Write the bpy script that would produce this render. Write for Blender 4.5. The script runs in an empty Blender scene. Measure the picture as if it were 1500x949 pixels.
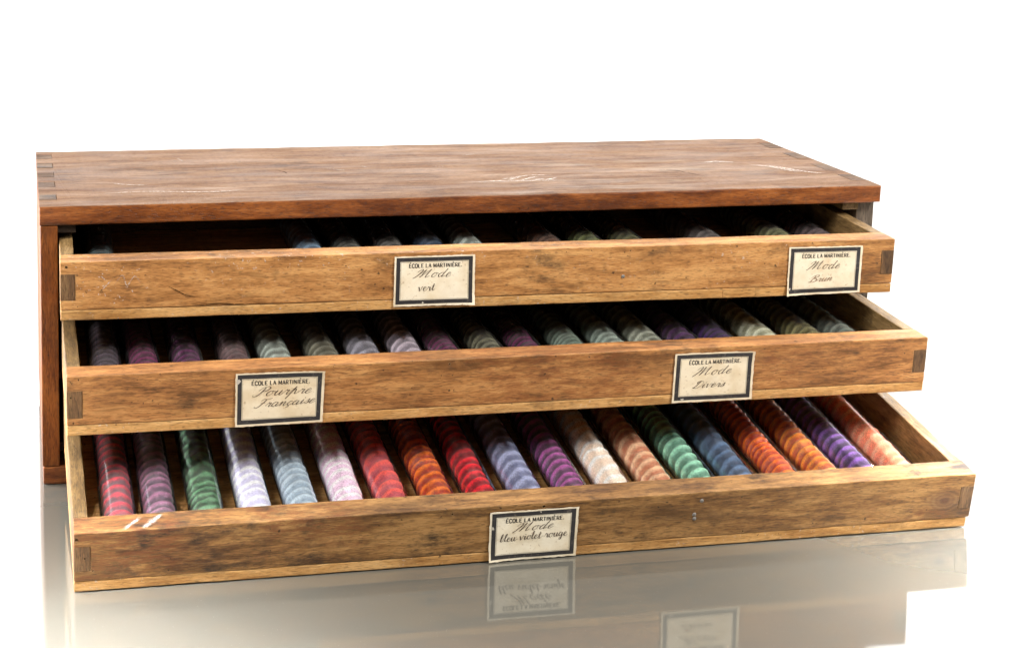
import bpy, bmesh, math, random
from mathutils import Vector, Matrix, Euler, noise

sc = bpy.context.scene
COL = sc.collection
Q = {"f": 2363.32694, "cx": -0.01126, "cy": -1.08248, "cz": 0.43335, "rx": 1.41855, "ry": -0.01653, "rz": -0.19723, "D": 0.20538, "H": 0.19668, "t": 0.01293, "st": 0.01187, "px": 503.18361, "py": 152.91623, "rs": 0.00827, "rt": 0.01421, "zz": 0.11056, "dw": 0.58594, "ds": 0.00885, "df": 0.01784, "sh": 0.00683, "e2": 0.08163, "e3": 0.11153, "e2b": 0.09155, "e3b": 0.1102, "e3c": 0.11358, "x1": 0.01218, "pull1": 0.04966, "z1": 0.13141, "h1": 0.03961, "tilt1": 0.03893, "yaw1": -0.01703, "x2": 0.01417, "pull2": 0.10622, "z2": 0.07361, "h2": 0.03917, "tilt2": 0.05572, "yaw2": 0.00032, "x3": 0.01566, "pull3": 0.16996, "z3": 0.0008, "h3": 0.03925, "tilt3": 0.15545, "yaw3": 0.00436}

# ---------------------------------------------------------------- camera, surround, lamps, exposure
cam_data = bpy.data.cameras.new('camera')
cam = bpy.data.objects.new('camera', cam_data)
COL.objects.link(cam)
cam.location = (Q['cx'], Q['cy'], Q['cz'])
cam.rotation_euler = (Q['rx'], Q['ry'], Q['rz'])
cam_data.sensor_width = 36.0
cam_data.lens = Q['f'] / 1500.0 * 36.0
cam_data.shift_x = (750.0 - Q['px']) / 1500.0
cam_data.shift_y = (Q['py'] - 474.5) / 1500.0
cam_data.clip_start = 0.01
cam_data.clip_end = 100.0
sc.camera = cam

world = bpy.data.worlds.new('World')
sc.world = world
world.use_nodes = True
bg = world.node_tree.nodes['Background']
bg.inputs['Color'].default_value = (1.0, 0.99, 0.97, 1)          # dim studio
bg.inputs['Strength'].default_value = 0.22

def area(name, loc, target, sx, sy, power, color=(1, 1, 1), spread=180):
    d = bpy.data.lights.new(name, 'AREA')
    d.shape = 'RECTANGLE'; d.size = sx; d.size_y = sy; d.energy = power; d.color = color; d.spread = math.radians(spread)
    o = bpy.data.objects.new(name, d); COL.objects.link(o)
    o.location = loc
    o.rotation_euler = (Vector(target) - Vector(loc)).to_track_quat('-Z', 'Y').to_euler()
    return o
KEYT = (0.32, -0.10, 0.08)
area('softbox_right', (1.25, -0.80, 1.20), KEYT, 0.30, 0.8, 37, (1, .97, .92))
area('softbox_left', (-0.80, -0.70, 1.22), KEYT, 0.30, 0.8, 26, (1, .97, .93))
area('side_lamp_left', (-0.52, 0.16, 0.18), (0.03, -0.24, 0.0), 0.34, 0.16, 18)
area('side_lamp_right', (1.14, 0.22, 0.20), (0.60, -0.24, 0.0), 0.34, 0.16, 18)
area('added_fill_left', (-0.22, -0.48, 1.0), (-0.03, -0.31, 0.0), 0.16, 0.16, 2.1, (1, .99, .98), 22)  # added unseen fill, brightens the left side of the table
area('added_fill_right', (0.92, -0.46, 1.0), (0.665, -0.27, 0.0), 0.16, 0.16, 2.1, (1, .99, .98), 22)  # its added twin for the right side of the table
area('softbox_back', (0.3, 0.9, 1.7), (0.3, 0.55, 0.0), 3.0, 1.2, 8)
area('backdrop_lamp', (0.8, 1.3, 2.3), (0.8, 2.6, 1.0), 5.0, 0.6, 270)

sc.view_settings.view_transform = 'Standard'
sc.view_settings.look = 'None'
sc.view_settings.exposure = 0.0
sc.view_settings.gamma = 1.0
sc.cycles.max_bounces = 12
sc.cycles.transparent_max_bounces = 24

# ---------------------------------------------------------------- material helpers
def lin(r, g, b):
    f = lambda c: (c / 255 / 12.92) if c <= 10 else ((c / 255 + .055) / 1.055) ** 2.4
    return (f(r), f(g), f(b), 1.0)

class NT:
    def __init__(self, name):
        self.m = bpy.data.materials.new(name); self.m.use_nodes = True
        self.t = self.m.node_tree; self.t.nodes.clear()
        self.out = self.t.nodes.new('ShaderNodeOutputMaterial')
    def n(self, kind, **kw):
        x = self.t.nodes.new(kind)
        for k, v in kw.items(): setattr(x, k, v)
        return x
    def put(self, sock, v):
        if isinstance(v, bpy.types.NodeSocket): self.t.links.new(v, sock)
        else: sock.default_value = v
    def math(self, op, a, b=0.0, clamp=False):
        x = self.n('ShaderNodeMath', operation=op, use_clamp=clamp)
        self.put(x.inputs[0], a); self.put(x.inputs[1], b); return x.outputs[0]
    def vmath(self, op, a, b):
        x = self.n('ShaderNodeVectorMath', operation=op)
        self.put(x.inputs[0], a); self.put(x.inputs[1], b); return x.outputs[0]
    def noise(self, vec, scale, detail=4, rough=.55, dist=0.0):
        x = self.n('ShaderNodeTexNoise')
        self.put(x.inputs['Vector'], vec)
        x.inputs['Scale'].default_value = scale; x.inputs['Detail'].default_value = detail
        x.inputs['Roughness'].default_value = rough; x.inputs['Distortion'].default_value = dist
        return x.outputs[0]
    def step(self, v, lo, hi, a=0.0, b=1.0):
        x = self.n('ShaderNodeMapRange', interpolation_type='SMOOTHSTEP')
        self.put(x.inputs[0], v)
        for i, k in enumerate((lo, hi, a, b)): self.put(x.inputs[1 + i], k)
        return x.outputs[0]
    def mix(self, f, a, b, mode='MIX'):
        x = self.n('ShaderNodeMix', data_type='RGBA', blend_type=mode)
        self.put(x.inputs[0], f); self.put(x.inputs[6], a); self.put(x.inputs[7], b); return x.outputs[2]
    def ramp(self, f, stops):
        x = self.n('ShaderNodeValToRGB'); self.put(x.inputs[0], f)
        e = x.color_ramp.elements
        while len(e) < len(stops): e.new(.5)
        for el, (p, c) in zip(e, stops): el.position = p; el.color = c
        return x.outputs[0]
    def principled(self, **kw):
        p = self.n('ShaderNodeBsdfPrincipled')
        for k, v in kw.items(): self.put(p.inputs[k.replace('_', ' ')], v)
        self.t.links.new(p.outputs[0], self.out.inputs[0]); return p

def wood(name, axis, dark, mid, light, stain=.5, stain_col=(45, 34, 26), patch=.0, patch_col=(120, 62, 30),
         pale=.0, pale_col=(205, 190, 170), rough=.5, edge=.35, edge_col=(205, 170, 125), knot=None, fleck=0.0, coat=0.0,
         spec=.25, fig=1.0, blotch=0.0, dust=0.0, dark_ends=None):
    """weathered timber: long tonal streaks, growth figure, pores, stains, scuffs and rubbed arrises"""
    t = NT(name)
    obj = t.n('ShaderNodeTexCoord').outputs['Object']
    rnd = t.n('ShaderNodeObjectInfo').outputs['Random']
    off = t.n('ShaderNodeCombineXYZ')
    for i, k in enumerate((3.1, 5.7, 7.3)): t.put(off.inputs[i], t.math('MULTIPLY', rnd, k))
    P = t.vmath('ADD', obj, off.outputs[0])
    def stretch(along, across):
        s = [across] * 3; s['xyz'.index(axis)] = along
        return t.vmath('MULTIPLY', P, tuple(s))
    wob = t.noise(stretch(5, 14), 1, 2)
    wob3 = t.n('ShaderNodeCombineXYZ')
    for i in range(3):
        if i != 'xyz'.index(axis): t.put(wob3.inputs[i], t.math('MULTIPLY', wob, 3.0))
    if knot:                                    # growth lines swerve round the knot
        kd = t.n('ShaderNodeVectorMath', operation='DISTANCE')
        kv = t.vmath('MULTIPLY', obj, (0.62, 0.0, 1.0)); t.put(kd.inputs[0], kv); kd.inputs[1].default_value = (knot[0] * .62, 0, knot[1])
        kdist = kd.outputs['Value']
    big = t.noise(t.vmath('ADD', stretch(8, 45), wob3.outputs[0]), 1, 5, .6)
    mid_n = t.noise(t.vmath('ADD', stretch(34, 240), wob3.outputs[0]), 1, 4, .6)
    fine = t.noise(stretch(150, 1500), 1, 3, .6)
    pores = t.noise(stretch(230, 1900), 1, 2, .5)
    tone = t.math('ADD', t.math('MULTIPLY', big, .42), t.math('ADD', t.math('MULTIPLY', mid_n, .32), t.math('MULTIPLY', fine, .26)))
    c = t.ramp(tone, [(.40, lin(*dark)), (.5, lin(*mid)), (.59, lin(*light))])
    c = t.mix(t.step(pores, .54, .66, 0, .55), c, lin(*[k * .55 for k in dark]))
    band = t.noise(t.vmath('ADD', stretch(18, 150), wob3.outputs[0]), 1, 3, .6)
    c = t.mix(t.step(band, .56, .70, 0, .45 * fig), c, lin(*[k * .72 for k in dark]))
    flame = t.noise(t.vmath('ADD', stretch(28, 62), (3.0, 1.0, 2.0)), 1, 5, .7, 1.2)
    c = t.mix(t.step(flame, .52, .72, 0, .38 * fig), c, lin(*light))
    iso = t.noise(P, 22, 6, .62)
    iso2 = t.noise(t.vmath('ADD', P, (4.2, 1.3, 8.8)), 9, 5, .6)
    grime = t.noise(stretch(35, 130), 1, 6, .7)
    st = t.math('MULTIPLY', t.step(iso, .50, .66), t.step(grime, .40, .60))
    c = t.mix(t.math('MULTIPLY', st, stain), c, lin(*stain_col))
    if blotch:
        bl = t.noise(stretch(9, 26), 1, 5, .65)
        c = t.mix(t.step(bl, .50, .68, 0, blotch), c, lin(*[k * .8 for k in dark]))
    if patch:
        pt = t.math('MULTIPLY', t.step(iso2, .54, .62), t.step(t.noise(stretch(90, 420), 1, 5, .7), .46, .56))
        c = t.mix(t.math('MULTIPLY', pt, patch), c, lin(*patch_col))
    spots = t.noise(P, 260, 2, .5)
    c = t.mix(t.step(spots, .72, .76, 0, .75), c, lin(38, 28, 22))
    if fleck:
        fl = t.math('MULTIPLY', t.step(t.noise(P, 420, 3, .6), .64, .70), t.step(iso2, .47, .6))
        c = t.mix(t.math('MULTIPLY', fl, fleck), c, lin(190, 185, 178))
    if pale:
        sm = t.noise(stretch(7, 60), 1, 6, .65, .6)
        pl = t.math('MULTIPLY', t.step(sm, .50, .70), t.step(t.noise(P, 7, 3), .42, .62))
        scr = t.math('MULTIPLY', t.step(t.noise(t.vmath('MULTIPLY', P, (60, 700, 200)), 1, 3, .7, 2.5), .63, .69), t.step(t.noise(P, 13, 3), .5, .62))
        c = t.mix(t.math('MULTIPLY', t.math('MAXIMUM', pl, scr), pale), c, lin(*pale_col))
    if knot:
        ring = t.math('SINE', t.math('MULTIPLY', t.math('ADD', kdist, t.math('MULTIPLY', mid_n, .0025)), 2600.0))
        km = t.step(kdist, knot[2], knot[2] * .45)
        c = t.mix(t.math('MULTIPLY', km, .62), c, t.mix(t.math('MULTIPLY', t.math('ADD', ring, 1.0), .5), lin(112, 84, 56), lin(84, 58, 40)))
        c = t.mix(t.math('MULTIPLY', t.step(kdist, knot[2] * .42, knot[2] * .05), .8), c, lin(74, 44, 30))
    # rubbed edges
    bev = t.n('ShaderNodeBevel', samples=4); bev.inputs['Radius'].default_value = .0011
    geo = t.n('ShaderNodeNewGeometry')
    dot = t.n('ShaderNodeVectorMath', operation='DOT_PRODUCT'); t.put(dot.inputs[0], bev.outputs[0]); t.put(dot.inputs[1], geo.outputs['Normal'])
    e = t.step(dot.outputs['Value'], .985, .90)
    e = t.math('MULTIPLY', e, t.step(t.noise(P, 60, 4, .7), .40, .60))
    c = t.mix(t.math('MULTIPLY', e, edge), c, lin(*edge_col))
    h = t.math('ADD', t.math('MULTIPLY', fine, .5), t.math('ADD', t.math('MULTIPLY', t.step(pores, .58, .72), -.7), t.math('MULTIPLY', iso, .9)))
    b = t.n('ShaderNodeBump'); b.inputs['Strength'].default_value = .5; b.inputs['Distance'].default_value = .0005
    t.put(b.inputs['Height'], h)
    ro = t.step(t.noise(stretch(12, 70), 1, 4), .3, .7, rough - .10, rough + .13)
    p = t.principled(Base_Color=c, Roughness=ro, Normal=b.outputs[0])
    p.inputs['Specular IOR Level'].default_value = spec
    if coat: p.inputs['Coat Weight'].default_value = coat; p.inputs['Coat Roughness'].default_value = .22
    return t.m

M = {}
M['front'] = [
    wood('old walnut front upper', 'x', (118, 76, 38), (176, 123, 70), (202, 152, 94), blotch=.3, stain=.8, fleck=.8, rough=.50),
    wood('old walnut front middle', 'x', (108, 70, 36), (162, 110, 62), (190, 139, 84), blotch=.3, stain=.7, patch=.35, rough=.50),
    wood('old walnut front lower', 'x', (78, 50, 26), (132, 94, 52), (168, 126, 76), blotch=.6, stain=.95, patch=.6, patch_col=(112, 64, 34), rough=.52, knot=(.566, .0206, .0105)),
]
M['strip'] = wood('pine drawer bottom', 'x', (156, 108, 56), (190, 142, 84), (212, 168, 110), stain=.6, stain_col=(92, 66, 40), rough=.55, edge=.25, fleck=.5)
M['side'] = wood('drawer side', 'y', (84, 64, 38), (122, 96, 58), (150, 122, 80), stain=.8, rough=.55, edge=.4)
M['inner'] = wood('drawer floor', 'x', (56, 40, 26), (80, 60, 40), (100, 78, 54), stain=.3, rough=.6, edge=0)
M['varnish'] = wood('varnished rail', 'x', (84, 42, 18), (124, 68, 30), (156, 94, 46), stain=.6, stain_col=(58, 26, 14), rough=.36, edge=.3, edge_col=(150, 100, 62), coat=.25)
M['top'] = wood('worn top face', 'x', (92, 62, 42), (114, 82, 56), (132, 100, 73), fig=.3, stain=.55, stain_col=(62, 44, 36), pale=.22, rough=.56, edge=.4, edge_col=(140, 112, 88), spec=.07)
M['stile'] = wood('varnished stile', 'z', (82, 40, 12), (114, 62, 20), (140, 82, 32), stain=.5, stain_col=(62, 32, 16), rough=.36, edge=.35, edge_col=(110, 66, 34), coat=.08)
M['panel'] = wood('grey cabinet side', 'z', (56, 48, 42), (84, 74, 64), (108, 96, 84), stain=.6, rough=.55)
M['endgrain'] = wood('end grain', 'z', (76, 54, 34), (108, 79, 51), (132, 102, 68), stain=.7, rough=.6, edge=.1)
M['tab'] = wood('end grain of side panel', 'x', (70, 48, 34), (94, 70, 50), (114, 90, 68), stain=.7, rough=.58, edge=.05, spec=.07)
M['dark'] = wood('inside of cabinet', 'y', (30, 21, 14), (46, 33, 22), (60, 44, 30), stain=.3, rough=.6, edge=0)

def paper():
    t = NT('aged label paper'); obj = t.n('ShaderNodeTexCoord').outputs['Object']
    c = t.mix(t.step(t.noise(obj, 60, 5, .6), .35, .7), lin(238, 228, 206), lin(222, 206, 176))
    c = t.mix(t.step(t.noise(obj, 500, 3, .6), .62, .72, 0, .5), c, lin(158, 128, 92))
    c = t.mix(t.step(t.noise(obj, 25, 4, .6), .58, .75, 0, .5), c, lin(196, 160, 112))
    rn = t.n('ShaderNodeObjectInfo').outputs['Random']
    c = t.mix(t.math('MULTIPLY', rn, .4), c, lin(222, 200, 160), 'MULTIPLY')
    b = t.n('ShaderNodeBump'); b.inputs['Strength'].default_value = .25; b.inputs['Distance'].default_value = .0002
    t.put(b.inputs['Height'], t.noise(obj, 700, 3))
    t.principled(Base_Color=c, Roughness=.75, Normal=b.outputs[0]); return t.m
def ink(name, col, fade, fade_to):
    t = NT(name); obj = t.n('ShaderNodeTexCoord').outputs['Object']
    c = t.mix(t.step(t.noise(obj, 380, 4, .65), .56, .74, 0, fade), lin(*col), lin(*fade_to))
    t.principled(Base_Color=c, Roughness=.6); return t.m
M['paper'] = paper()
M['border'] = ink('printed black border', (40, 37, 38), .55, (120, 110, 98))
M['print'] = ink('printing ink', (30, 25, 22), .3, (120, 100, 80))
M['pen'] = ink('brown pen ink', (54, 30, 16), .4, (104, 70, 42))
M['faint'] = ink('faded brown pen ink', (112, 76, 46), .6, (170, 134, 96))
M['torn'] = ink('torn paper', (188, 180, 166), .5, (150, 140, 126))

def chalk():
    t = NT('chalk scuff'); obj = t.n('ShaderNodeTexCoord').outputs['Object']
    at = t.n('ShaderNodeAttribute', attribute_name='soft')
    f = t.math('MULTIPLY', t.math('MULTIPLY', t.step(t.noise(obj, 620, 5, .8), .36, .64), at.outputs['Fac']), .85)
    d = t.n('ShaderNodeBsdfDiffuse'); d.inputs[0].default_value = lin(222, 210, 198)
    tr = t.n('ShaderNodeBsdfTransparent'); mx = t.n('ShaderNodeMixShader')
    t.put(mx.inputs[0], f); t.t.links.new(tr.outputs[0], mx.inputs[1]); t.t.links.new(d.outputs[0], mx.inputs[2])
    t.t.links.new(mx.outputs[0], t.out.inputs[0]); return t.m
M['chalk'] = chalk()
def crack_mat():
    t = NT('dark crack line')  # cracks are thin dark strokes laid on the boards
    at = t.n('ShaderNodeAttribute', attribute_name='soft'); obj = t.n('ShaderNodeTexCoord').outputs['Object']
    f = t.math('MULTIPLY', t.step(at.outputs['Fac'], .15, .7), t.step(t.noise(obj, 300, 3, .7), .3, .5))
    d = t.n('ShaderNodeBsdfDiffuse'); d.inputs[0].default_value = lin(40, 28, 20)
    tr = t.n('ShaderNodeBsdfTransparent'); mx = t.n('ShaderNodeMixShader')
    t.put(mx.inputs[0], f); t.t.links.new(tr.outputs[0], mx.inputs[1]); t.t.links.new(d.outputs[0], mx.inputs[2])
    t.t.links.new(mx.outputs[0], t.out.inputs[0]); return t.m
M['crack'] = crack_mat()
M['hole'] = ink('worm hole shade', (40, 28, 20), .4, (70, 52, 38))  # disc colour painting the shade inside a worm hole
def steel():
    t = NT('dull nail steel'); obj = t.n('ShaderNodeTexCoord').outputs['Object']
    c = t.mix(t.noise(obj, 900, 3), lin(96, 92, 86), lin(134, 128, 120))
    t.principled(Base_Color=c, Metallic=.0, Roughness=.75); return t.m
M['nail'] = steel()

def glass():
    t = NT('dusty tube glass'); obj = t.n('ShaderNodeTexCoord').outputs['Object']
    rnd = t.n('ShaderNodeObjectInfo').outputs['Random']
    P = t.vmath('ADD', obj, t.math('MULTIPLY', rnd, 9.0))
    fr = t.n('ShaderNodeFresnel'); fr.inputs[0].default_value = 1.50
    gl = t.n('ShaderNodeBsdfGlossy'); gl.inputs['Roughness'].default_value = .03
    tr = t.n('ShaderNodeBsdfTransparent'); tr.inputs[0].default_value = (.97, .98, .97, 1)
    m1 = t.n('ShaderNodeMixShader'); t.put(m1.inputs[0], t.math('MULTIPLY', fr.outputs[0], 1.15, True))
    t.t.links.new(tr.outputs[0], m1.inputs[1]); t.t.links.new(gl.outputs[0], m1.inputs[2])
    du = t.n('ShaderNodeBsdfDiffuse'); du.inputs[0].default_value = lin(205, 198, 192)
    film = t.step(t.noise(P, 90, 4, .6), .35, .75, .004, .05)
    grit = t.step(t.noise(P, 1700, 2, .6), .67, .75, 0, .26)
    m2 = t.n('ShaderNodeMixShader'); t.put(m2.inputs[0], t.math('MAXIMUM', film, grit))
    t.t.links.new(m1.outputs[0], m2.inputs[1]); t.t.links.new(du.outputs[0], m2.inputs[2])
    t.t.links.new(m2.outputs[0], t.out.inputs[0]); return t.m
M['glass'] = glass()

def silk():
    t = NT('twisted dyed silk')
    uv = t.n('ShaderNodeUVMap'); uv.uv_map = 'ply'
    sep = t.n('ShaderNodeSeparateXYZ'); t.put(sep.inputs[0], uv.outputs[0])
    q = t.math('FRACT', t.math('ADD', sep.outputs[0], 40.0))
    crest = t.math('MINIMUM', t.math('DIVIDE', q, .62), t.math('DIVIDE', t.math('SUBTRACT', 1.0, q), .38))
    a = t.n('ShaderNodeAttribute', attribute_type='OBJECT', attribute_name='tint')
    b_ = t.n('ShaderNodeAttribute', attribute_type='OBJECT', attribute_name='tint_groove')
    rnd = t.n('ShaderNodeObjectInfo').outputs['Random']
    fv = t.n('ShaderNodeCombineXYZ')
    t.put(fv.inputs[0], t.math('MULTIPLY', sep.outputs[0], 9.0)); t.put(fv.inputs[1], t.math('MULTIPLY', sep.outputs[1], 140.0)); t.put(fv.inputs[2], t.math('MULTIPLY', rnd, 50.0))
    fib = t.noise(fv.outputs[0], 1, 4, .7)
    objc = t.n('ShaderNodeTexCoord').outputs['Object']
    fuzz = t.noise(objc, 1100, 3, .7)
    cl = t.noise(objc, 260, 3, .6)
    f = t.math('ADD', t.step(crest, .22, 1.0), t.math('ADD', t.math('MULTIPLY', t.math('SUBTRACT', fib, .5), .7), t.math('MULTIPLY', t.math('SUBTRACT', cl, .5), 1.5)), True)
    c = t.mix(f, b_.outputs['Color'], a.outputs['Color'])  # crest highlight and groove shade mixed into the dye colour
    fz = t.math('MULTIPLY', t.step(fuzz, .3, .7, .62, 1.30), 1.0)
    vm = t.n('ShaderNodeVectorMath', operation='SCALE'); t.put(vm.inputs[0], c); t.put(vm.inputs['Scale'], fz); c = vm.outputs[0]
    bp = t.n('ShaderNodeBump'); bp.inputs['Strength'].default_value = .5; bp.inputs['Distance'].default_value = .0006
    t.put(bp.inputs['Height'], t.math('ADD', fib, t.math('MULTIPLY', fuzz, .8)))
    p = t.principled(Base_Color=c, Roughness=.42, Normal=bp.outputs[0])
    p.inputs['Specular IOR Level'].default_value = .45
    p.inputs['Sheen Weight'].default_value = .35; p.inputs['Sheen Roughness'].default_value = .4
    return t.m
M['silk'] = silk()

def table_mat():
    t = NT('white gloss table'); obj = t.n('ShaderNodeTexCoord').outputs['Object']
    c = t.mix(t.noise(obj, 3, 4), lin(91, 89, 82), lin(97, 95, 88))
    c = t.mix(t.step(t.noise(obj, 1300, 2, .5), .72, .78, 0, .25), c, (1, 1, 1, 1))
    p = t.principled(Base_Color=c, Roughness=.045); p.inputs['IOR'].default_value = 2.3
    return t.m
M['table'] = table_mat()

def backdrop_mat():
    t = NT('white backdrop paper'); obj = t.n('ShaderNodeTexCoord').outputs['Object']
    t.principled(Base_Color=t.mix(t.noise(obj, 4, 3), lin(240, 240, 240), lin(244, 244, 243)), Roughness=.8); return t.m
M['backdrop'] = backdrop_mat()

# ---------------------------------------------------------------- mesh helpers
def link(name, bm, mats, parent=None, smooth=False):
    me = bpy.data.meshes.new(name)
    bmesh.ops.recalc_face_normals(bm, faces=bm.faces)
    bm.to_mesh(me); bm.free()
    for m in (mats if isinstance(mats, (list, tuple)) else [mats]): me.materials.append(m)
    if smooth:
        for p in me.polygons: p.use_smooth = True
    o = bpy.data.objects.new(name, me); COL.objects.link(o); o.parent = parent
    return o

def tag(o, label, cat, group=None):
    o['label'] = label; o['category'] = cat
    if group: o['group'] = group
    return o

def empty(name, matrix):
    o = bpy.data.objects.new(name, None); COL.objects.link(o)
    o.empty_display_size = .01; o.matrix_world = matrix
    return o

def bm_box(x0, x1, y0, y1, z0, z1):
    bm = bmesh.new()
    bmesh.ops.create_cube(bm, size=1)
    for v in bm.verts:
        v.co = Vector(((x0 + x1) / 2 + v.co.x * (x1 - x0), (y0 + y1) / 2 + v.co.y * (y1 - y0), (z0 + z1) / 2 + v.co.z * (z1 - z0)))
    return bm

def wear(bm, bevel=.0008, amp=.00025, step=.012, seed=0, axis=None):
    """round the arrises, cut the board along its length and make it slightly uneven"""
    if bevel:
        bmesh.ops.bevel(bm, geom=list(bm.edges), offset=bevel, segments=2, profile=.6, affect='EDGES')
    lo = [min(v.co[i] for v in bm.verts) for i in range(3)]; hi = [max(v.co[i] for v in bm.verts) for i in range(3)]
    ax = axis if axis is not None else max(range(3), key=lambda i: hi[i] - lo[i])
    n = int((hi[ax] - lo[ax]) / step)
    no = Vector((0, 0, 0)); no[ax] = 1
    for k in range(1, n):
        co = Vector((0, 0, 0)); co[ax] = lo[ax] + (hi[ax] - lo[ax]) * k / n
        bmesh.ops.bisect_plane(bm, geom=list(bm.verts) + list(bm.edges) + list(bm.faces), plane_co=co, plane_no=no, dist=1e-6)
    o = Vector((seed * 1.7, seed * 3.1, seed * .7))
    for v in bm.verts:
        d = noise.noise_vector(v.co * 45 + o) * amp + noise.noise_vector(v.co * 160 + o) * amp * .5
        d[ax] = 0
        v.co += d
    return bm

def board(name, dims, mat, parent, bevel=.0008, amp=.00025, seed=0, **kw):
    return link(name, wear(bm_box(*dims), bevel, amp, seed=seed, **kw), mat, parent)

def cut(o, pieces):
    """really cut holes and pockets (the cutter is thrown away afterwards)"""
    bm = bmesh.new()
    for kind, a in pieces:
        if kind == 'hole':
            x, z, r = a
            mat = Matrix.Translation((x, .0018, z)) @ Matrix.Rotation(math.pi / 2, 4, 'X')
            bmesh.ops.create_cone(bm, cap_ends=True, segments=10, radius1=r, radius2=r * .9, depth=.006, matrix=mat)
        else:
            b2 = bm_box(*a); me = bpy.data.meshes.new('cutter'); b2.to_mesh(me); b2.free(); bm.from_mesh(me); bpy.data.meshes.remove(me)
    bmesh.ops.recalc_face_normals(bm, faces=bm.faces)
    me = bpy.data.meshes.new('cutter'); bm.to_mesh(me); bm.free()
    c = bpy.data.objects.new('cutter', me); COL.objects.link(c)
    c.parent = o.parent
    md = o.modifiers.new('cut', 'BOOLEAN'); md.object = c; md.operation = 'DIFFERENCE'; md.solver = 'EXACT'
    dg = bpy.context.evaluated_depsgraph_get()
    new = bpy.data.meshes.new_from_object(o.evaluated_get(dg), depsgraph=dg)
    old = o.data; o.modifiers.clear(); o.data = new; nm = old.name; bpy.data.meshes.remove(old); new.name = nm
    bpy.data.objects.remove(c); bpy.data.meshes.remove(me)

def catmull(pts, n=6):
    P = [pts[0]] + list(pts) + [pts[-1]]; out = []
    for i in range(1, len(P) - 2):
        for k in range(n):
            t = k / n; a, b, c, d = P[i - 1:i + 3]
            out.append(tuple(.5 * ((2 * b[j]) + (-a[j] + c[j]) * t + (2 * a[j] - 5 * b[j] + 4 * c[j] - d[j]) * t * t + (-a[j] + 3 * b[j] - 3 * c[j] + d[j]) * t ** 3) for j in range(2)))
    out.append(tuple(pts[-1])); return out

def ribbon(bm, pts, width, place):
    """flat stroke; width(dx, dy, t) -> full width; place(x, y) -> Vector"""
    prev = None
    for i, p in enumerate(pts):
        a = pts[max(i - 1, 0)]; b = pts[min(i + 1, len(pts) - 1)]
        dx, dy = b[0] - a[0], b[1] - a[1]; L = math.hypot(dx, dy) or 1
        dx /= L; dy /= L
        w = width(dx, dy, i / max(1, len(pts) - 1)) / 2
        l = bm.verts.new(place(p[0] - dy * w, p[1] + dx * w)); r = bm.verts.new(place(p[0] + dy * w, p[1] - dx * w))
        if prev: bm.faces.new((prev[0], l, r, prev[1]))
        prev = (l, r)

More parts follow.
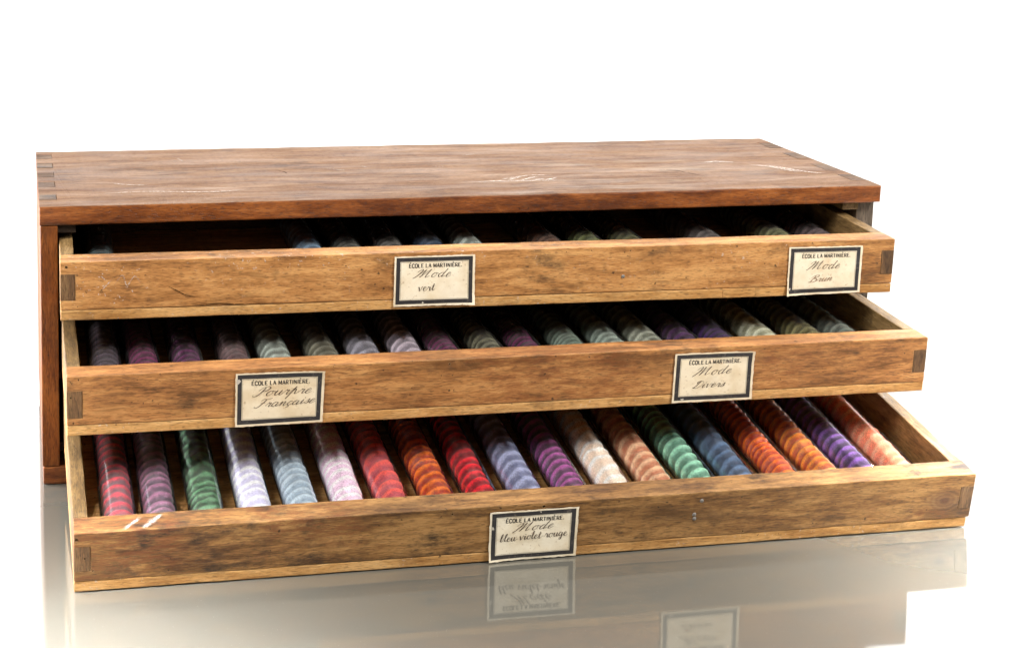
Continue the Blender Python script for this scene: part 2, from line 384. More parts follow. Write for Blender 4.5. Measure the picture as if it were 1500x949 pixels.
# ---------------------------------------------------------------- pen script
G = {
 'o': (.88, [[(.55, .9), (.25, .95), (.05, .5), (.2, .05), (.5, .05), (.65, .5), (.5, .95), (.7, .85), (.95, .8)]]),
 'd': (1.0, [[(.6, .85), (.3, .98), (.05, .5), (.2, .02), (.45, .1), (.65, .6), (.78, 1.9)], [(.78, 1.9), (.62, .3), (.75, 0), (1.0, .35)]]),
 'e': (.72, [[(0, .35), (.45, .6), (.5, .9), (.3, 1.0), (.1, .6), (.15, .1), (.4, 0), (.75, .35)]]),
 'v': (.9, [[(0, .8), (.15, 1), (.25, .5), (.35, 0), (.6, .5), (.65, 1), (.9, .9)]]),
 'r': (.8, [[(0, .3), (.25, 1.05), (.3, .85), (.55, .9), (.5, .3), (.6, 0), (.85, .35)]]),
 't': (.65, [[(0, .3), (.38, 1.7)], [(.38, 1.7), (.25, .3), (.4, 0), (.65, .3)], [(.1, 1.1), (.6, 1.18)]]),
 'u': (1.0, [[(0, .5), (.2, 1), (.15, .3), (.3, 0), (.5, .2), (.7, 1)], [(.7, 1), (.65, .2), (.8, 0), (1.0, .35)]]),
 'n': (.95, [[(0, .5), (.15, 1), (.15, 0)], [(.15, 0), (.3, .7), (.5, 1), (.6, .8), (.55, .2), (.7, 0), (.95, .35)]]),
 'p': (.95, [[(0, .4), (.3, 1.6), (.2, .3), (.05, -1.0)], [(.1, -.2), (.3, .8), (.5, 1), (.58, .4), (.7, 0), (.95, .35)]]),
 'a': (1.0, [[(.6, .85), (.3, 1), (.05, .5), (.2, .02), (.45, .1), (.65, .9)], [(.65, .9), (.6, .2), (.75, 0), (1.0, .35)]]),
 'ç': (.7, [[(.55, .8), (.35, 1), (.08, .5), (.25, 0), (.7, .35)], [(.32, 0), (.42, -.25), (.15, -.5)]]),
 'i': (.55, [[(0, .4), (.2, 1), (.15, .2), (.3, 0), (.55, .35)], [(.2, 1.5), (.22, 1.34)]]),
 's': (.6, [[(0, .2), (.35, 1.1), (.4, .7), (.45, .2), (.2, 0), (.05, .15)], [(.45, .2), (.62, .35)]]),
 'b': (.75, [[(0, .3), (.35, 1.3), (.4, 2.0), (.2, 1.7), (.12, .5), (.25, 0), (.5, .2), (.55, .8), (.75, .8)]]),
 'l': (.52, [[(0, .3), (.35, 1.3), (.4, 2.0), (.2, 1.7), (.12, .4), (.3, 0), (.6, .35)]]),
 'g': (.95, [[(.6, .85), (.3, 1), (.05, .5), (.2, .05), (.45, .15), (.65, .9)], [(.65, .9), (.6, -.4), (.4, -.95), (.2, -.7), (.6, -.1), (1.0, .35)]]),
 '-': (.62, [[(.05, .42), (.42, .5)]]),
 'M': (2.0, [[(-.15, 1.3), (.05, 1.75), (.42, 1.95), (.36, 1.2), (.05, .3), (-.25, -.15)], [(.0, .1), (.45, 1.1), (.9, 1.9)], [(.9, 1.9), (.78, .9), (.62, .05)], [(.62, .05), (1.1, 1.1), (1.6, 1.95)], [(1.6, 1.95), (1.42, .7), (1.5, .05), (1.95, .4)]]),
 'B': (1.05, [[(.25, 1.8), (.12, .8), (-.05, 0), (-.4, .1)], [(-.3, 1.2), (0, 1.85), (.65, 2.05), (.8, 1.55), (.3, 1.1), (.85, .8), (.8, .2), (.3, -.05), (-.1, .2)]]),
 'P': (1.0, [[(.4, 1.8), (.25, .8), (0, .05), (-.4, .05), (-.45, .3)], [(-.2, 1.2), (.1, 1.8), (.6, 2.05), (.95, 1.7), (.75, 1.15), (.3, 1.0)]]),
 'F': (.95, [[(.55, 1.8), (.35, .8), (.05, 0), (-.35, .05), (-.35, .3)], [(0, 1.45), (.15, 1.9), (.7, 1.8), (1.15, 2.05)], [(.1, .95), (.65, 1.05)]]),
 'D': (1.15, [[(.35, 1.95), (.22, 1.0), (0, .2), (-.2, .12), (0, 0), (.5, 0), (.95, .7), (.9, 1.6), (.4, 1.95), (-.05, 1.6), (.1, 1.25)]]),
}
def script(word, x0, x1, zb0, zb1, xh, thick, place, seed=0, slant=.42):
    rs = random.Random(seed); bm = bmesh.new(); strokes = []; x = 0
    for ch in word:
        adv, ss = G[ch]
        jy = rs.uniform(-.05, .05)
        for s in ss: strokes.append([(x + px + slant * py, py + jy) for px, py in s])
        x += adv * (1.12 if ch in 'Mode' and word == 'Mode' else 1.0)
    lo = min(p[0] for s in strokes for p in s); hi = max(p[0] for s in strokes for p in s)
    k = (x1 - x0) / (hi - lo)
    for s in strokes:
        pts = catmull([(x0 + (px - lo) * k, py * xh) for px, py in s])
        pts = [(a, b + zb0 + (zb1 - zb0) * (a - x0) / (x1 - x0)) for a, b in pts]
        ribbon(bm, pts, lambda dx, dy, t: thick * (.36 + .64 * max(0.0, -dy)) * rs.uniform(.85, 1.1), place)
    return bm

BLOCK = {   # strokes of the printed capitals on a unit box: (points, heavy?)
 'E': [([(.1, 0), (.1, 1)], 1), ([(.05, .96), (.6, .96)], 0), ([(.1, .52), (.5, .52)], 0), ([(.05, .04), (.6, .04)], 0)],
 'C': [([(.62, .78), (.5, .96), (.3, 1), (.1, .8), (.06, .5), (.1, .2), (.3, 0), (.5, .04), (.62, .22)], 1)],
 'O': [([(.36, 1), (.12, .86), (.06, .5), (.12, .14), (.36, 0), (.6, .14), (.66, .5), (.6, .86), (.36, 1)], 1)],
 'L': [([(.1, 0), (.1, 1)], 1), ([(.05, .04), (.58, .04)], 0)],
 'A': [([(.04, 0), (.34, 1)], 0), ([(.34, 1), (.66, 0)], 1), ([(.14, .32), (.54, .32)], 0)],
 'M': [([(.08, 0), (.1, 1)], 0), ([(.1, 1), (.42, .1)], 1), ([(.42, .1), (.74, 1)], 0), ([(.76, 0), (.76, 1)], 1)],
 'R': [([(.1, 0), (.1, 1)], 1), ([(.1, .96), (.42, .98), (.58, .86), (.58, .64), (.42, .52), (.1, .5)], 0), ([(.32, .5), (.64, 0)], 1)],
 'T': [([(.32, 0), (.32, 1)], 1), ([(0, .96), (.64, .96)], 0)],
 'I': [([(.14, 0), (.14, 1)], 1)],
 'N': [([(.08, 0), (.08, 1)], 0), ([(.08, 1), (.6, 0)], 1), ([(.6, 0), (.6, 1)], 0)],
 '.': [([(.1, 0), (.1, .18)], 1)], ' ': [],
}
ADV = {'M': .98, 'I': .42, ' ': .42, '.': .3, 'O': .86, 'C': .8, 'T': .76, 'A': .82, 'N': .84, 'R': .82}
def print_text(body, x0, x1, z0, cap, place):
    bm = bmesh.new(); x = 0; st = []
    for ch in body:
        base = {'É': 'E', 'È': 'E'}.get(ch, ch)
        for pts, hv in BLOCK[base]: st.append(([(x + px, py) for px, py in pts], hv))
        if ch == 'É': st.append(([(x + .26, 1.14), (x + .5, 1.38)], 0))
        if ch == 'È': st.append(([(x + .12, 1.38), (x + .38, 1.14)], 0))
        x += ADV.get(base, .78)
    k = (x1 - x0) / x
    for pts, hv in st:
        p2 = catmull(pts, 4) if len(pts) > 4 else list(pts)
        ribbon(bm, [(x0 + a * k, z0 + b * cap) for a, b in p2], lambda dx, dy, t: .58 if hv else .36, place)
    return bm

# ---------------------------------------------------------------- table
bm = bmesh.new()
vs = [bm.verts.new(p) for p in ((-3, -1.4, 0), (4.5, -1.4, 0), (4.5, 1.6, 0), (-3, 1.6, 0))]
bm.faces.new(vs)
tb = link('table_top', bm, M['table']); tb['kind'] = 'structure'
bm = bmesh.new(); prof = [(1.2, -.004), (1.7, -.004)]
prof += [(1.7 + 1.0 * math.sin(k / 16 * math.pi / 2), .996 - 1.0 * math.cos(k / 16 * math.pi / 2)) for k in range(1, 17)] + [(2.7, 3.2)]
rows = [[bm.verts.new((x, y, z)) for x in (-4, 5.5)] for y, z in prof]
for r0, r1 in zip(rows, rows[1:]): bm.faces.new((r0[0], r0[1], r1[1], r1[0]))
bd = link('backdrop', bm, M['backdrop'], smooth=True); bd['kind'] = 'structure'

# ---------------------------------------------------------------- cabinet
W, D, H, T = .62, Q['D'], Q['H'], Q['t']
ST, RT, RS = Q['st'], Q['rt'], Q['rs']
FOOT = .0004
cab = tag(empty('cabinet', Matrix.Identity(4)), 'open-fronted low wooden cabinet with worn top, holding three pulled-out drawers', 'cabinet')

TABS_L = [(.1745, .1925), (.138, .156), (.102, .120), (.066, .084), (.022, .040)]
TABS_R = [(.158, .184), (.110, .136), (.062, .088), (.020, .044)]
TL, TR_ = .0122, .0128
outline = [(0, 0), (W, 0)]
for a, b in reversed(TABS_R): outline += [(W, a), (W - TR_, a), (W - TR_, b), (W, b)]
outline += [(W, D), (0, D)]
for a, b in TABS_L: outline += [(0, b), (TL, b), (TL, a), (0, a)]
bm = bmesh.new()
f = bm.faces.new([bm.verts.new((x, y, H - T)) for x, y in outline])
ex = bmesh.ops.extrude_face_region(bm, geom=[f])
for v in [g for g in ex['geom'] if isinstance(g, bmesh.types.BMVert)]: v.co.z = H
bmesh.ops.recalc_face_normals(bm, faces=bm.faces)
outer = [e for e in bm.edges if all(abs(v.co.y) < 1e-6 for v in e.verts) or all(abs(v.co.y - D) < 1e-6 for v in e.verts)]
bmesh.ops.bevel(bm, geom=outer, offset=.0011, segments=2, profile=.6, affect='EDGES')
wear(bm, 0, .00035, .012, seed=2)
bmesh.ops.recalc_face_normals(bm, faces=bm.faces)
bm.faces.ensure_lookup_table()
for fc in bm.faces: fc.material_index = 1 if fc.normal.z > .8 else 0
top = link('top_board', bm, [M['varnish'], M['top']], cab)
top['label'] = 'scuffed grey-brown top board with red-brown front edge'
def tab(x0, x1, a, b, parent, seed):
    g = .00022
    o = board('finger_joint', (x0, x1, a + g, b - g, H - T - .0002, H + .0001), M['tab'], parent, .0003, .0001, seed=seed)
rnd = random.Random(4)

left = board('side_panel', (.0003, ST, .0004, D, T + .0004, H - T - .0004), M['stile'], cab, .0009, .0003, seed=5)
for i, (a, b) in enumerate(TABS_L): tab(.0001, TL - .0003, a, b, left, 10 + i)
right = board('side_panel', (W - RT, W - .0002, RS, D, T + .0004, H - T - .0004), M['panel'], cab, .0009, .0004, seed=6)
right['label'] = 'grey unvarnished side panel set back from the front'
for i, (a, b) in enumerate(TABS_R): tab(W - TR_ + .0003, W - .0001, a, b, right, 20 + i)
board('bottom_board', (.0006, W - .0006, .0002, D, FOOT, T), M['varnish'], cab, .0011, .0003, seed=7)
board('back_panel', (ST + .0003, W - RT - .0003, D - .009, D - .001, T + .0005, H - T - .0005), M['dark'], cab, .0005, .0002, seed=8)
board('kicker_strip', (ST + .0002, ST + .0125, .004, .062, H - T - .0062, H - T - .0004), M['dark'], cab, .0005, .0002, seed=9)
board('kicker_strip', (W - RT - .0130, W - RT - .0002, .006, .062, H - T - .0062, H - T - .0004), M['side'], cab, .0005, .0002, seed=10)
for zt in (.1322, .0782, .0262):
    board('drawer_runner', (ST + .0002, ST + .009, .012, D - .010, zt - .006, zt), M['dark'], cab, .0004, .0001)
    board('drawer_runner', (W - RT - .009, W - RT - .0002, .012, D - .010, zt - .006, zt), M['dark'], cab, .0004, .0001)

# marks on the top
def top_place(x, y): return Vector((x, y, H + .00055))
def mark(name, lines, mat, parent, place, w, seed=0):
    """a worn stroke whose strength dies away towards its edges"""
    rs = random.Random(seed); bm = bmesh.new(); soft = bm.verts.layers.float.new('soft')
    for pts in lines:
        c = catmull(pts, 6); prev = None
        for i, p in enumerate(c):
            a_ = c[max(i - 1, 0)]; b_ = c[min(i + 1, len(c) - 1)]
            dx, dy = b_[0] - a_[0], b_[1] - a_[1]; L = math.hypot(dx, dy) or 1
            t = i / (len(c) - 1); ww = w * (.45 + .55 * math.sin(math.pi * t)) * rs.uniform(.7, 1.25) * .75
            row = []
            for k in (-1, 0, 1):
                v = bm.verts.new(place(p[0] - dy / L * ww * k, p[1] + dx / L * ww * k)); v[soft] = (0.0 if k else 1.0) * min(1, 4 * t + .1, 4 * (1 - t) + .1); row.append(v)
            if prev:
                for k in (0, 1): bm.faces.new((prev[k], prev[k + 1], row[k + 1], row[k]))
            prev = row
    return link(name, bm, mat, parent)
mark('scuff_mark', [[(.314, .0455), (.335, .048), (.36, .046), (.392, .0445)], [(.338, .052), (.352, .060), (.368, .066), (.384, .064)],
                    [(.342, .048), (.352, .057), (.358, .061)], [(.352, .046), (.363, .056), (.370, .060)], [(.362, .047), (.374, .053)],
                    [(.372, .047), (.384, .055)]], M['chalk'], top, top_place, .0028, 1)
mark('scuff_mark', [[(.553, .088), (.566, .080), (.574, .066), (.582, .052)], [(.563, .086), (.574, .074), (.588, .054), (.600, .046)], [(.520, .100), (.535, .103), (.548, .098)]], M['chalk'], top, top_place, .0042, 2)
mark('scuff_mark', [[(.040, .036), (.075, .040), (.12, .034), (.15, .040)], [(.05, .075), (.062, .066), (.078, .062)]], M['chalk'], top, top_place, .0022, 3)
for ln in ([[(.215, .112), (.225, .104), (.232, .100)], [(.245, .118), (.252, .108)], [(.300, .110), (.312, .106)], [(.335, .150), (.352, .158)], [(.108, .165), (.112, .150)]]): mark('scuff_mark', [ln], M['chalk'], top, top_place, .0014, 4)
mark('crack', [[(.470, .076), (.484, .0735), (.492, .060), (.5015, .042)]], M['crack'], top, top_place, .0011, 5)
mark('crack', [[(.178, .108), (.183, .100), (.1845, .092)]], M['crack'], top, top_place, .0012, 6)
rs = random.Random(8)
bm = bmesh.new()
for k in range(34):                              # worm holes in the back corner, flat discs with their shade painted on
    x = rs.uniform(.018, .15); y = rs.uniform(.11, .195); r = rs.uniform(.0004, .0009)
    bmesh.ops.create_circle(bm, cap_ends=True, segments=8, radius=r, matrix=Matrix.Translation((x, y, H + .0005)))
wh = link('worm_holes', bm, M['hole'], top); wh['kind'] = 'stuff'

# ---------------------------------------------------------------- drawers
DW, DS, DF, SH, DL = Q['dw'], Q['ds'], Q['df'], Q['sh'], .198
def drawer_matrix(i):
    return Matrix.Translation((Q['x%d' % i], -Q['pull%d' % i], Q['z%d' % i])) @ Euler((Q['tilt%d' % i], 0, Q['yaw%d' % i])).to_matrix().to_4x4()

SPEC = {
 1: dict(label='uppermost shallow drawer, pulled out least, with two paper labels reading Mode', tl=(.0136, .0313), tr=(.0136, .0313),
         holes=[(.0040, .0362, .0010), (.388, .0366, .0006), (.4044, .0362, .0006), (.011, .0306, .0006)], tholes=[], nails=[(.3836, .0182)]),
 2: dict(label='middle shallow drawer, halfway out, labelled Pourpre Française', tl=(.0114, .0294), tr=(.0137, .0301),
         holes=[(.0073, .0370, .0006), (.0022, .0356, .0006), (.245, .0360, .0006), (.3402, .0362, .0006), (.004, .0085, .0008)], tholes=[(.0026, .0253, .0007)], nails=[]),
 3: dict(label='lowest drawer, pulled furthest out, front label reading bleu violet rouge', tl=(.0136, .0303), tr=(.0136, .0301),
         holes=[(.0014, .0352, .0011), (.0111, .0136, .0007), (.2295, .0355, .0008), (.2881, .0365, .0011), (.4246, .0086, .0007)], tholes=[(.0063, .0222, .0007)], nails=[(.3933, .0331), (.3894, .0235), (.3898, .0205)]),
}
LABELS = {   # corner x0, x1, z0, z1 on the drawer front; words with their boxes (mm, from the label's lower left corner)
 1: [dict(q=[(.2214, .0371), (.2772, .0372), (.2778, .0021), (.2215, .0022)], words=[('Mode', 13, 40, 20.0, 20.3, 2.9, 'pen'), ('vert', 17, 29, 10.4, 11.0, 2.7, 'pen')], lab='creased paper label reading Mode vert'),
     dict(q=[(.5053, .0357), (.5611, .0355), (.5613, .0012), (.5056, .0004)], words=[('Mode', 14, 40, 18.3, 19.0, 3.0, 'pen'), ('Brun', 16, 35, 9.2, 9.8, 2.4, 'faint')], lab='paper label reading Mode Brun')],
 2: [dict(q=[(.1052, .0364), (.1625, .0359), (.1617, .0011), (.1052, .0005)], words=[('Pourpre', 11, 49, 19.6, 20.6, 3.0, 'pen'), ('Française', 12, 51.5, 12.2, 13.6, 2.7, 'pen')], lab='paper label reading Pourpre Française'),
     dict(q=[(.4005, .0358), (.4573, .0356), (.4577, .0010), (.4003, .0012)], words=[('Mode', 13, 41, 18.8, 20.0, 3.0, 'pen'), ('Divers', 14, 37, 10.0, 10.2, 2.5, 'pen')], lab='paper label reading Mode Divers')],
 3: [dict(q=[(.2535, .0350), (.3110, .0352), (.3120, .0004), (.2547, .0003)], words=[('Mode', 14.5, 41, 20.2, 21.4, 3.0, 'pen'), ('bleu-violet-rouge', 7, 50.5, 13.6, 15.4, 2.7, 'pen')], lab='paper label reading Mode bleu violet rouge')],
}
def paper_label(i, d, parent, seed):
    rs = random.Random(seed)
    a, b, c, e = [Vector((x, 0, z)) for x, z in d['q']]            # TL TR BR BL
    Wl, Hl = 57.0, 35.0; corner = (rs.random() < .5, rs.random() < .6)
    def place(y):
        def f(x, z):
            u, v = x / Wl, z / Hl
            p = (e * (1 - u) + c * u) * (1 - v) + (a * (1 - u) + b * u) * v
            cu = u if corner[0] else 1 - u; cv = v if corner[1] else 1 - v
            lift = .0016 * max(0, (cu + cv - 1.62) / .38) ** 2 + .00022 * (1 + noise.noise(Vector((x * .11, z * .13, seed * 5.0))))
            return Vector((p.x, y - lift, p.z))
        return f
    # the slip itself: a thin, slightly cockled sheet with a ragged edge and a lifting corner
    NX, NZ = 30, 18
    bm = bmesh.new(); g = []
    for kz in range(NZ + 1):
        row = []
        for kx in range(NX + 1):
            x, z = Wl * kx / NX, Hl * kz / NZ
            if kx in (0, NX): x += rs.uniform(-.2, .2)
            if kz in (0, NZ): z += rs.uniform(-.2, .2)
            row.append(bm.verts.new(place(-.00055)(x, z)))
        g.append(row)
    fs = [bm.faces.new((g[z][x], g[z][x + 1], g[z + 1][x + 1], g[z + 1][x])) for z in range(NZ) for x in range(NX)]
    ex = bmesh.ops.extrude_face_region(bm, geom=fs)
    for v in [q for q in ex['geom'] if isinstance(q, bmesh.types.BMVert)]: v.co.y += .00018
    lab = link('paper_label', bm, M['paper'], parent, smooth=False); lab['label'] = d['lab']
    # printed border
    bm = bmesh.new(); P = place(-.00063)
    def frame(x0, z0, x1, z1, w):
        o = [(x0, z0), (x1, z0), (x1, z1), (x0, z1)]; n = [(x0 + w, z0 + w), (x1 - w, z0 + w), (x1 - w, z1 - w), (x0 + w, z1 - w)]
        for k in range(4):
            a0, a1, b0, b1 = o[k], o[(k + 1) % 4], n[k], n[(k + 1) % 4]
            prev = None
            for t in range(25):
                f_ = t / 24
                pa = (a0[0] + (a1[0] - a0[0]) * f_, a0[1] + (a1[1] - a0[1]) * f_); pb = (b0[0] + (b1[0] - b0[0]) * f_, b0[1] + (b1[1] - b0[1]) * f_)
                cur = [bm.verts.new(P(pa[0] + (pb[0] - pa[0]) * h_, pa[1] + (pb[1] - pa[1]) * h_)) for h_ in (0, .5, 1)]
                if prev:
                    for h_ in (0, 1): bm.faces.new((prev[h_], cur[h_], cur[h_ + 1], prev[h_ + 1]))
                prev = cur
    frame(1.3, 1.5, Wl - 1.7, Hl - .9, 2.75)
    frame(4.5, 4.7, Wl - 4.9, Hl - 4.1, .14)
    link('printed_border', bm, M['border'], lab)
    link('printed_heading', print_text('ÉCOLE LA MARTINIÈRE.', 10.2, 47.8, 27.0, 2.7, place(-.00066)), M['print'], lab)
    for k, (w, x0, x1, z0, z1, xh, ink_) in enumerate(d['words']):
        link('handwriting', script(w, x0, x1, z0, z1, xh, .57 if ink_ == 'pen' else .6, place(-.0007 - .00002 * k), seed + k, .12 if w in ('vert', 'bleu-violet-rouge') else .42), M[ink_], lab)
    bm = bmesh.new()
    for k in range(rs.randint(1, 2)):                 # nicks where the print has lifted
        side = rs.choice('tlrb'); r = rs.uniform(.5, 1.3)
        cx, cz = {'t': (rs.uniform(4, 52), Hl - 1.6), 'b': (rs.uniform(4, 52), 2.2), 'l': (2.0, rs.uniform(4, 31)), 'r': (Wl - 2.6, rs.uniform(4, 31))}[side]
        if k == 0 and seed == 3: cx, cz, r = 1.7, 30.2, 2.2
        bm.faces.new([bm.verts.new(place(-.00070)(cx + r * rs.uniform(.4, 1.1) * math.cos(t * .785), cz + r * rs.uniform(.4, 1.3) * math.sin(t * .785))) for t in range(8)])
    link('torn_spots', bm, M['torn'], lab)['kind'] = 'stuff'

for i in (1, 2, 3):
    mw = drawer_matrix(i); h = Q['h%d' % i]; sp = SPEC[i]
    d = tag(empty('drawer', mw), sp['label'], 'drawer')
    bpy.context.view_layer.update()
    fr = board('front_board', (0, DW, 0, DF, SH + .00012, h), M['front'][i - 1], d, .0007, .00022, seed=30 + i)
    pk = .0004
    cut(fr, [('hole', a) for a in sp['holes']] +
        [('box', (-.002, DS + .0009, -.002, .004, sp['tl'][0], sp['tl'][1])), ('box', (DW - DS - .0009, DW + .002, -.002, .004, sp['tr'][0], sp['tr'][1]))])
    t1 = board('tenon_end', (.0001, DS + .0009 - pk, .0000, .0039, sp['tl'][0] + .0002, sp['tl'][1] - .0002), M['endgrain'], d, .0003, .0001, seed=i)
    if sp['tholes']: cut(t1, [('hole', a) for a in sp['tholes']])
    board('tenon_end', (DW - DS - .0009 + pk, DW - .0001, .0000, .0039, sp['tr'][0] + .0002, sp['tr'][1] - .0002), M['endgrain'], d, .0003, .0001, seed=i + 3)
    board('side_board', (0, DS, DF + .0002, DL, SH + .0002, h - .0002), M['side'], d, .0008, .0003, seed=40 + i)
    board('side_board', (DW - DS, DW, DF + .0002, DL, SH + .0002, h - .0002), M['side'], d, .0008, .0003, seed=50 + i)
    board('back_board', (DS + .0002, DW - DS - .0002, DL - .009, DL, SH + .0002, h - .0006), M['inner'], d, .0006, .0002, seed=60 + i)
    bw = DW - (.0016 if i == 3 else 0)
    board('bottom_board', (.0001, bw, .0002, DL, 0, SH - .0001), M['strip'], d, .0007, .0003, seed=70 + i)
    for (x, z) in sp['nails']:
        bm = bmesh.new()
        bmesh.ops.create_cone(bm, cap_ends=True, segments=14, radius1=.0014, radius2=.0011, depth=.0006, matrix=Matrix.Translation((x, -.0002, z)) @ Matrix.Rotation(math.pi / 2, 4, 'X'))
        link('nail_head', bm, M['nail'], d, True)
    for k, l in enumerate(LABELS[i]): paper_label(i, l, d, i * 2 + k - 1)
    fp = lambda x, z: Vector((x, -.00035, z))
    if i == 1:
        mark('crack', [[(.068, .0225), (.076, .0180), (.083, .0145), (.092, .0135)], [(.083, .0098), (.091, .0080), (.104, .0086), (.118, .0074), (.134, .0078)]], M['crack'], d, fp, .0006, 11)
        mark('scuff_mark', [[(.026, .030), (.030, .026)], [(.034, .022), (.040, .030), (.043, .023), (.048, .029), (.052, .024)], [(.0265, .020), (.034, .028)]], M['chalk'], d, fp, .0008, 12)
        board('patch_piece', (.458, .482, -.0003, .0012, .0003, SH - .0002), M['strip'], d, .0003, .0001, seed=77)
    if i == 3:
        tp = lambda x, y: Vector((x, y, h + .0004))
        mark('chalk_mark', [[(.0285, .0004), (.034, .0065), (.0405, .0140)]], M['chalk'], d, tp, .0028, 13)
        mark('chalk_mark', [[(.0400, .0004), (.046, .0075), (.0530, .0152)]], M['chalk'], d, tp, .0036, 14)

# ---------------------------------------------------------------- thread tubes
RG, LEN = .0113, .172
def tube_mesh():
    bm = bmesh.new(); prof = []
    for k in range(7):                                   # rounded closed front end
        a = k / 6 * math.pi / 2; prof.append((.0055 * (1 - math.cos(a)) if k else 0, RG * math.sin(a) if k else .0004))
    prof += [(LEN * k / 8, RG) for k in range(1, 9)]
    prof.append((LEN + .001, RG * .96)); prof.append((LEN + .001, .001))
    rings = []
    for y, r in prof: rings.append([bm.verts.new((r * math.cos(2 * math.pi * j / 36), y, RG + r * math.sin(2 * math.pi * j / 36))) for j in range(36)])
    for a, b in zip(rings, rings[1:]):
        for j in range(36): bm.faces.new((a[j], a[(j + 1) % 36], b[(j + 1) % 36], b[j]))
    bm.faces.new(rings[0]); bm.faces.new(list(reversed(rings[-1])))
    bmesh.ops.recalc_face_normals(bm, faces=bm.faces)
    me = bpy.data.meshes.new('glass_tube'); bm.to_mesh(me); bm.free(); me.materials.append(M['glass'])
    for p in me.polygons: p.use_smooth = True
    return me
def skein_mesh(k, lobe, R, starts, loose, depth):
    """silk wound and twisted into a rope; every tube has its own winding"""
    rs = random.Random(k * 7 + 3); n, m = 40, 230
    L0 = rs.uniform(.004, .012); L1 = LEN - rs.uniform(.004, .02)
    bm = bmesh.new(); uvl = bm.loops.layers.uv.new('ply'); rings = []; ph = rs.uniform(0, 6); phs = []
    fa, fb = rs.uniform(25, 60), rs.uniform(60, 110)
    for a in range(m + 1):
        s = a / m; y = L0 + (L1 - L0) * s
        var = 1 + .55 * noise.noise(Vector((y * fb, k * 3.3, 0))) + .25 * noise.noise(Vector((y * 18, k * 1.9, 4)))
        ph -= 2 * math.pi * (L1 - L0) / m / (lobe * max(.45, var))
        phs.append(ph)
        endf = min(1, (s * 22 + .12)) ** .5 * min(1, ((1 - s) * 22 + .12)) ** .5
        bulge = 1 + .10 * noise.noise(Vector((y * fa, k * 7.1, 2)))
        cx = .0009 * noise.noise(Vector((y * 30, k * 2.2, 5)))
        dl = depth * (1 + .8 * noise.noise(Vector((y * 40, k * 4.4, 9))))
        ring = []
        for j in range(n):
            th = 2 * math.pi * j / n
            q_ = ((starts * th - ph) / (2 * math.pi) + .25 * loose * 8 * noise.noise(Vector((math.cos(th), math.sin(th), y * 45 + k)))) % 1.0
            saw = (q_ / .62) if q_ < .62 else (1 - q_) / .38
            r = R * (1 - dl * (1 - saw) ** 1.2)
            r *= bulge * endf * (1 + loose * noise.noise(Vector((math.cos(th) * 2, math.sin(th) * 2, y * 130 + k))))
            r = min(r, RG - .0005 - abs(cx))
            ring.append(bm.verts.new((cx + r * math.cos(th), y, RG + r * math.sin(th))))
        rings.append(ring)
    for a in range(m):
        for j in range(n):
            f = bm.faces.new((rings[a][j], rings[a][(j + 1) % n], rings[a + 1][(j + 1) % n], rings[a + 1][j]))
            for lp, (aa, jj) in zip(f.loops, ((a, j), (a, j + 1), (a + 1, j + 1), (a + 1, j))):
                th = 2 * math.pi * jj / n; y = L0 + (L1 - L0) * aa / m
                wv = .25 * loose * 8 * noise.noise(Vector((math.cos(th), math.sin(th), y * 45 + k)))
                lp[uvl].uv = ((starts * th - phs[aa]) / (2 * math.pi) + wv, aa / m)
    bm.faces.new(rings[0]); bm.faces.new(list(reversed(rings[-1])))
    bmesh.ops.recalc_face_normals(bm, faces=bm.faces)
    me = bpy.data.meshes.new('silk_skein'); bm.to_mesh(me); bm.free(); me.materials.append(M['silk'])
    for p in me.polygons: p.use_smooth = True
    return me
GLASS = tube_mesh()
# winding styles: lobe length, radius, strands, looseness, groove depth
STYLE = {0: (.0092, .0105, 2, .06, .10), 1: (.0094, .0104, 2, .05, .14), 2: (.0088, .0104, 2, .05, .14), 3: (.0118, .0107, 2, .09, .07), 4: (.0086, .0098, 1, .05, .12), 5: (.0074, .0100, 2, .04, .15)}

# x (mm), crest colour with painted sheen, groove colour with painted shade, skein variant, colour words
T3 = [(29.1, (178, 62, 76), (104, 82, 90), 4, 'crimson and grey'), (54.7, (140, 96, 122), (84, 70, 84), 2, 'dusty plum'), (84.0, (88, 128, 96), (46, 72, 54), 3, 'forest green'),
      (114.1, (208, 204, 222), (166, 162, 186), 3, 'pale lilac'), (143.9, (168, 180, 190), (122, 136, 150), 0, 'pale steel blue'), (173.9, (230, 212, 226), (194, 168, 188), 3, 'pale orchid pink'),
      (202.5, (236, 84, 76), (170, 74, 86), 1, 'coral red'), (232.5, (240, 104, 30), (150, 44, 22), 1, 'bright orange'), (261.0, (214, 30, 44), (120, 14, 28), 5, 'scarlet red'),
      (291.3, (150, 154, 182), (108, 112, 144), 3, 'periwinkle blue'), (322.1, (156, 78, 142), (76, 46, 74), 1, 'red-violet'), (351.8, (244, 226, 216), (196, 176, 160), 3, 'creamy white'),
      (381.5, (236, 168, 136), (184, 116, 86), 0, 'soft peach'), (411.7, (142, 192, 168), (80, 124, 106), 1, 'mint green'), (440.0, (86, 108, 138), (54, 70, 94), 0, 'slate blue'),
      (471.5, (242, 98, 22), (160, 42, 12), 2, 'rust orange'), (500.5, (242, 128, 44), (164, 66, 24), 2, 'amber orange'), (527.6, (122, 82, 156), (58, 40, 76), 5, 'deep violet'), (556.1, (248, 150, 120), (222, 112, 84), 1, 'salmon pink')]
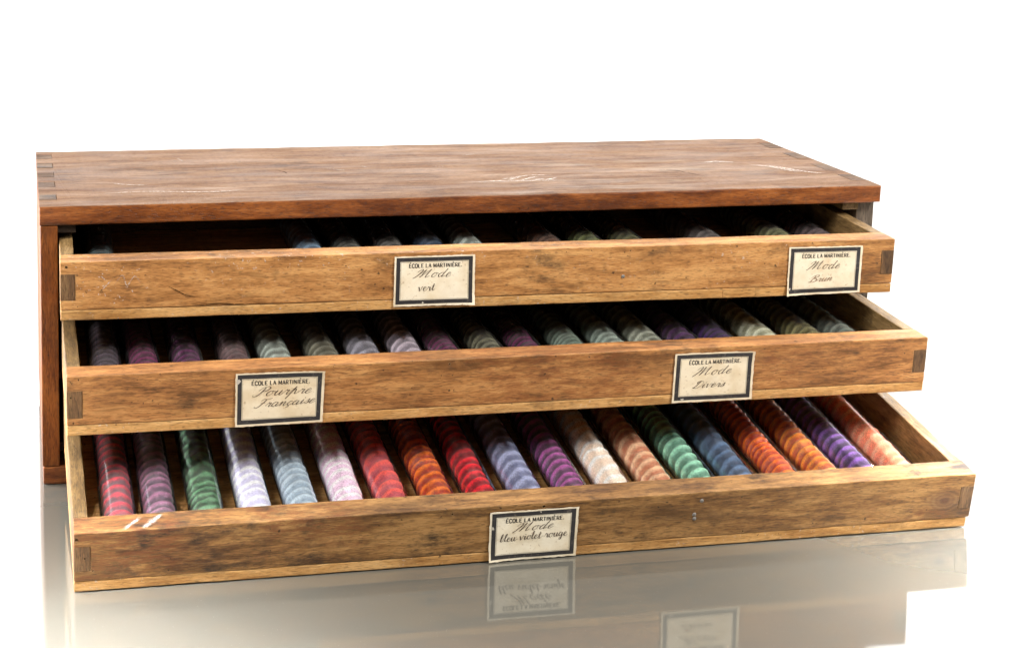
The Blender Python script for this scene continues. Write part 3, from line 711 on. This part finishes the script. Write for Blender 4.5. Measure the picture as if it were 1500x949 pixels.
T2 = [(26.8, (120, 104, 118), (78, 66, 76), 4, 'dim greyish mauve'), (52.8, (156, 44, 114), (84, 40, 66), 5, 'magenta'), (81.3, (130, 56, 114), (72, 36, 64), 4, 'reddish purple'),
      (113.3, (146, 112, 114), (110, 82, 86), 0, 'dusky rose brown'), (141.1, (186, 194, 186), (128, 134, 126), 3, 'light sage grey'), (173.8, (166, 162, 144), (112, 108, 90), 0, 'olive grey'),
      (202.2, (164, 160, 172), (116, 112, 124), 3, 'lavender grey'), (231.8, (206, 192, 204), (142, 130, 142), 3, 'whitish lilac'), (258.3, (132, 36, 98), (64, 34, 52), 5, 'dark magenta'),
      (289.1, (154, 150, 124), (72, 70, 54), 1, 'khaki striped'), (316.1, (126, 36, 96), (60, 32, 50), 5, 'deep fuchsia'), (347.5, (150, 168, 152), (98, 114, 102), 0, 'green-grey'),
      (377.7, (160, 172, 162), (112, 124, 116), 3, 'pale green-grey'), (405.1, (176, 178, 164), (128, 130, 116), 3, 'stone grey'), (432.3, (108, 60, 120), (64, 40, 66), 4, 'dull purple'),
      (458.1, (94, 54, 124), (50, 36, 62), 5, 'bright purple'), (491.6, (216, 216, 196), (164, 162, 134), 3, 'ivory white'), (525.4, (170, 162, 112), (108, 102, 64), 1, 'olive yellow'), (553.2, (156, 166, 154), (92, 102, 94), 1, 'greenish silver')]
T1 = [(27.3, (110, 132, 136), (74, 92, 96), 0, 'teal grey'), (175.2, (146, 172, 196), (96, 122, 146), 3, 'light blue'), (203.0, (130, 128, 120), (86, 84, 78), 1, 'dark ash grey'),
      (233.3, (146, 142, 136), (98, 94, 88), 0, 'ash grey'), (263.7, (98, 120, 150), (62, 80, 106), 3, 'dusk blue'), (292.3, (200, 206, 200), (150, 156, 148), 3, 'silvery white'),
      (351.3, (146, 104, 82), (96, 66, 52), 1, 'chestnut brown'), (382.2, (154, 160, 104), (98, 104, 62), 1, 'moss green'), (413.1, (148, 146, 104), (94, 94, 62), 0, 'drab olive'),
      (474.4, (156, 146, 142), (108, 98, 96), 3, 'taupe grey'), (529.5, (168, 168, 124), (104, 106, 72), 1, 'yellowish olive'), (561.1, (142, 120, 122), (96, 80, 82), 0, 'mauve brown')]
PLACE = {1: 'uppermost', 2: 'middle', 3: 'lowest'}
rs = random.Random(21)
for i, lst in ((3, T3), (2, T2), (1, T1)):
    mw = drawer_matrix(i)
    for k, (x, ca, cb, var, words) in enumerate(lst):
        y0 = DF + .001 + rs.uniform(0, .002)
        yaw = rs.uniform(-.012, .012)
        xf = x / 1000 - math.tan(-yaw) * .03 if False else x / 1000 + math.sin(yaw) * .03
        if k == 0: xf = max(xf, DS + RG + .0004); yaw = min(yaw, .002)
        if k == len(lst) - 1: yaw = max(min(yaw, .004), -.004)
        mt = mw @ Matrix.Translation((xf, y0, SH + .0005)) @ Matrix.Rotation(yaw, 4, 'Z')
        t = tag(empty('thread_tube', mt), 'glass tube of %s twisted silk thread in the %s drawer' % (words, PLACE[i]), 'tube', 'glass tubes of thread in the %s drawer' % PLACE[i])
        g = bpy.data.objects.new('glass_tube', GLASS); COL.objects.link(g); g.parent = t
        lo_, R_, st_, ls_, dp_ = STYLE[var]
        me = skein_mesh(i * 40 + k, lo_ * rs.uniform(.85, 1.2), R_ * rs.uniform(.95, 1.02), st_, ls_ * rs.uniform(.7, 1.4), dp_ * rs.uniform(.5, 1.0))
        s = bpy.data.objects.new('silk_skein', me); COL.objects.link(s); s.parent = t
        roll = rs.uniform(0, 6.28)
        s.matrix_local = Matrix.Translation((0, 0, RG)) @ Matrix.Rotation(roll, 4, 'Y') @ Matrix.Translation((0, 0, -RG))
        s['tint'] = [min(.95, c * (1.6 if i == 3 else 1.35 if sum(ca) > 480 else .85)) for c in lin(*ca)[:3]]; s['tint_groove'] = [min(.9, c * ((1.6 if sum(cb) > 400 else 1.1) if i == 3 else 1.0 if sum(ca) > 480 else .7)) for c in lin(*cb)[:3]]  # shade of the two upper drawers put into their tubes' darker tints
